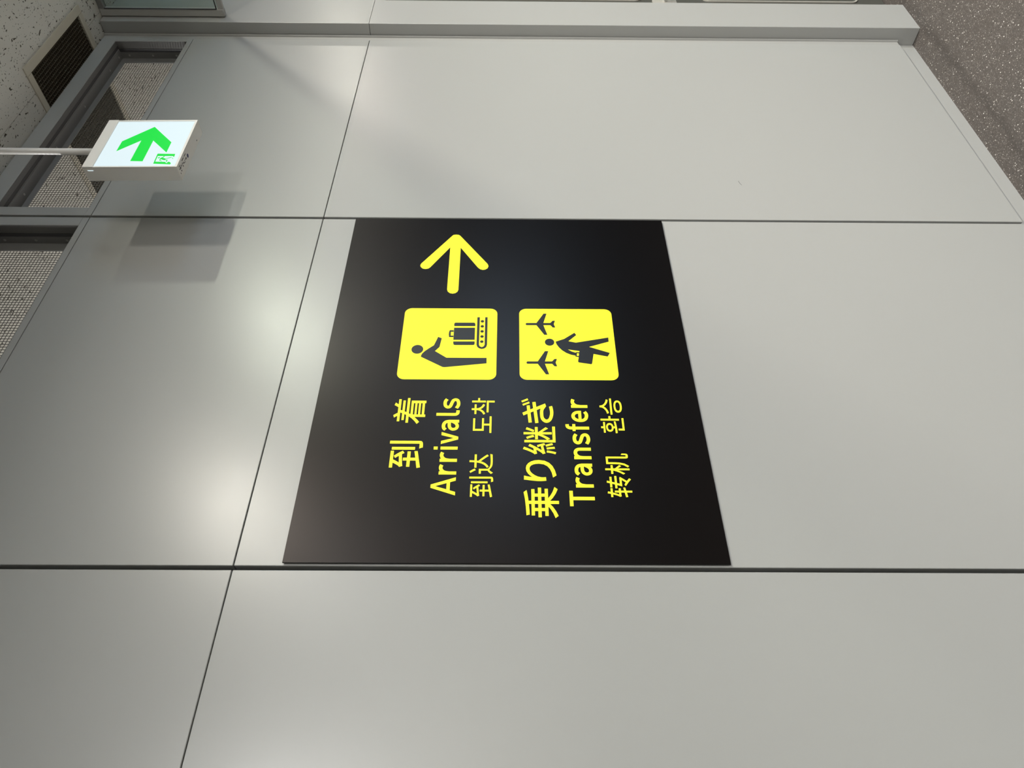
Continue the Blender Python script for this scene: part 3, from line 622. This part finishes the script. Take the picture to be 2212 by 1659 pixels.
flat_print('figure', [ellipse(1.2930, 1.6238, 0.0128, 0.0129), mm(PRINT['body2']), mm(PRINT['hole2a']), mm(PRINT['hole2b'])], PY, 'print_black', t2)

# ---- lit exit-route sign hanging on a rod
EC = (1.8545, -0.25, 2.8203)
ex = thing('exit_sign', EC, 'lit white exit route sign with green arrow hanging on a white rod', 'exit sign', rot=(0, math.radians(-1.4), 0))
EB = WORLD[ex.name]
def ebox(name, lst, mat, bev=0.0, parent=None):
    bm = bmesh.new()
    for a, b in lst: box_bm(bm, a, b, bev)
    bm.transform(EB); return link(name, bm, mat, parent or ex)
hw, hh, dp = 0.1203, 0.1336, 0.047
ft = 0.0305                                        # height of the plain band along the top
ebox('housing', [((-hw, 0.004, -hh), (hw, dp, hh))], 'white_plastic', 0.0015)
ebox('face_frame', [((-hw, 0.0, -hh), (-hw+0.0045, 0.004, hh-ft)), ((hw-0.0065, 0.0, -hh), (hw, 0.004, hh-ft)), ((-hw+0.0045, 0.0, -hh), (hw-0.0065, 0.004, -hh+0.0065))], 'white_plastic')
ebox('top_band', [((-hw, -0.0015, hh-ft), (hw, 0.004, hh))], 'white_plastic', 0.0008)
ebox('light_panel', [((-hw+0.0045, 0.0012, -hh+0.0065), (hw-0.0065, 0.004, hh-ft))], 'exit_white')
ebox('vent_slot', [((-hw-0.0003, 0.010, hh-0.028), (-hw+0.002, 0.0125, hh-0.012))], 'exit_white')
XY = EC[1] + 0.0009
flat_print('arrow', [mm(PRINT['xarrow'])], XY, 'exit_green', ex)
pic = flat_print('exit_pictogram', [mm(PRINT['xframe'])], XY, 'exit_green', ex)
flat_print('running_figure', [mm(PRINT['xbody'])], XY-0.0001, 'exit_green', pic)
flat_print('figure_head', [mm(PRINT['xhead'])], XY-0.0001, 'exit_green', pic)
flat_print('figure_foot', [mm(PRINT['xfoot'])], XY-0.0001, 'exit_green', pic)
# small rating print on the underside
bars = []
for u0, u1, v0, v1 in ((-0.108, -0.098, 0.006, 0.0085), (-0.078, -0.062, 0.0055, 0.0085), (-0.055, -0.040, 0.0065, 0.009),
                       (-0.110, -0.106, 0.012, 0.016), (-0.104, -0.097, 0.0115, 0.018), (-0.095, -0.088, 0.0115, 0.0135), (-0.095, -0.086, 0.015, 0.0165),
                       (-0.084, -0.078, 0.0115, 0.013), (-0.084, -0.074, 0.0145, 0.0165), (-0.083, -0.079, 0.019, 0.024), (-0.072, -0.066, 0.017, 0.021),
                       (-0.062, -0.056, 0.0165, 0.0185), (-0.064, -0.058, 0.021, 0.023), (-0.052, -0.043, 0.0165, 0.0215), (-0.103, -0.098, 0.022, 0.026), (-0.112, -0.109, 0.024, 0.028),
                       (0.060, 0.066, 0.029, 0.032)):
    bars.append(((u0, v0+0.003, -hh-0.0002), (u1, v1+0.003, -hh+0.0004)))
tag(ebox('rating_print', bars, 'label_ink'), kind='stuff')
bm = bmesh.new(); tube(bm, (-0.031, 0.024, -hh-0.0003), (-0.031, 0.024, -hh+0.0003), 0.0058, 20); bm.transform(EB); link('round_mark', bm, 'navy_ink', ex)
bm = bmesh.new(); tube(bm, (1.8445, -0.225, 2.945), (1.8445, -0.225, CEIL-0.012), 0.0094, 24); link('rod', bm, 'white_plastic', ex, True)
lathe('ceiling_cup', [(0.0094, -0.03), (0.020, -0.028), (0.032, -0.012), (0.034, 0.0)], 'white_plastic', ex, (1.8445, -0.225, CEIL))

# ---- egg-crate ceiling vent running over the wall head
vent = thing('ceiling_vent', (VX0, VY0, CEIL), 'beige framed egg crate air vent in the ceiling above the transom', 'vent')
fwid = 0.031
boxes('vent_frame', [((VX0, VY0, CEIL-0.005), (VX1, VY0+fwid, CEIL+0.004)), ((VX0, VY1-fwid, CEIL-0.005), (VX1, VY1, CEIL+0.004)),
                     ((VX0, VY0+fwid, CEIL-0.005), (VX0+fwid, VY1-fwid, CEIL+0.004)), ((VX1-fwid, VY0+fwid, CEIL-0.005), (VX1, VY1-fwid, CEIL+0.004))], 'vent_frame', vent, 0.001)
boxes('duct', [((HX0, HY0, CEIL+0.25), (HX1, HY1, CEIL+0.26)), ((HX0, HY0, CEIL+0.004), (HX0+0.004, HY1, CEIL+0.25)), ((HX1-0.004, HY0, CEIL+0.004), (HX1, HY1, CEIL+0.25)),
               ((HX0, HY0, CEIL+0.004), (HX1, HY0+0.004, CEIL+0.25)), ((HX0, HY1-0.004, CEIL+0.004), (HX1, HY1, CEIL+0.25))], 'void', vent)
bm = bmesh.new(); t = 0.0006
x = VX0 + fwid + 0.006
while x < VX1 - fwid:
    box_bm(bm, (x-t, VY0+fwid, CEIL-0.001), (x+t, VY1-fwid, CEIL+0.008)); x += 0.0135
y = VY0 + fwid + 0.006
while y < VY1 - fwid:
    box_bm(bm, (VX0+fwid, y-t, CEIL-0.0012), (VX1-fwid, y+t, CEIL+0.0078)); y += 0.0135
tag(link('egg_crate', bm, 'vent_slat', vent), kind='stuff')

# ---- hanging glass smoke barrier across the hall
GX, GY0, GY1, GZ = 3.095, -0.056, YB+0.01, 2.944
gb = thing('smoke_barrier', (GX, GY0, GZ), 'framed glass smoke barrier hanging from the ceiling at the pilaster', 'smoke barrier')
box('glass_pane', (GX-0.004, GY1+0.02, GZ+0.02), (GX+0.004, GY0-0.02, CEIL-0.018), 'glass', gb)
box('side_rail', (GX-0.013, GY0-0.030, GZ), (GX+0.013, GY0, CEIL-0.001), 'rail', gb, 0.002)
box('bottom_rail', (GX-0.009, GY1, GZ), (GX+0.009, GY0-0.030, GZ+0.022), 'rail', gb, 0.002)
box('top_rail', (GX-0.013, GY1, CEIL-0.024), (GX+0.013, GY0-0.030, CEIL-0.001), 'angle', gb, 0.001)
boxes('gasket', [((GX-0.0145, GY0-0.033, GZ+0.026), (GX-0.009, GY0-0.030, CEIL-0.024)), ((GX-0.0145, GY1+0.02, GZ+0.026), (GX-0.009, GY0-0.033, GZ+0.029))], 'gasket', gb)

# ---- recessed downlights (fixtures of the lamps listed at the top, added back row too)
DOWNLIGHT_PLACES = ['over the black direction board', 'just past the glass smoke barrier', 'second past the glass smoke barrier', 'farthest along the panel wall',
        'behind the viewer, put in as fill', 'between viewer and added window band, put in as fill', 'in front of the added window band, put in as fill', 'behind the mesh, nearer the pale end wall', 'behind the mesh, nearer the pilaster']
for (lx, ly, lw), place in zip(DOWNLIGHTS, DOWNLIGHT_PLACES):
    d = thing('downlight', (lx, ly, CEIL), 'round recessed ceiling downlight ' + place, 'downlight', 'recessed downlights')
    lathe('trim_ring', [(0.105, -0.001), (0.105, -0.003), (0.078, -0.0035), (0.076, -0.0005)], 'white_plastic', d, (lx, ly, CEIL))
    lathe('lens', [(0.076, -0.0006), (0.075, -0.0022), (0.0, -0.0024)], 'lens', d, (lx, ly, CEIL))
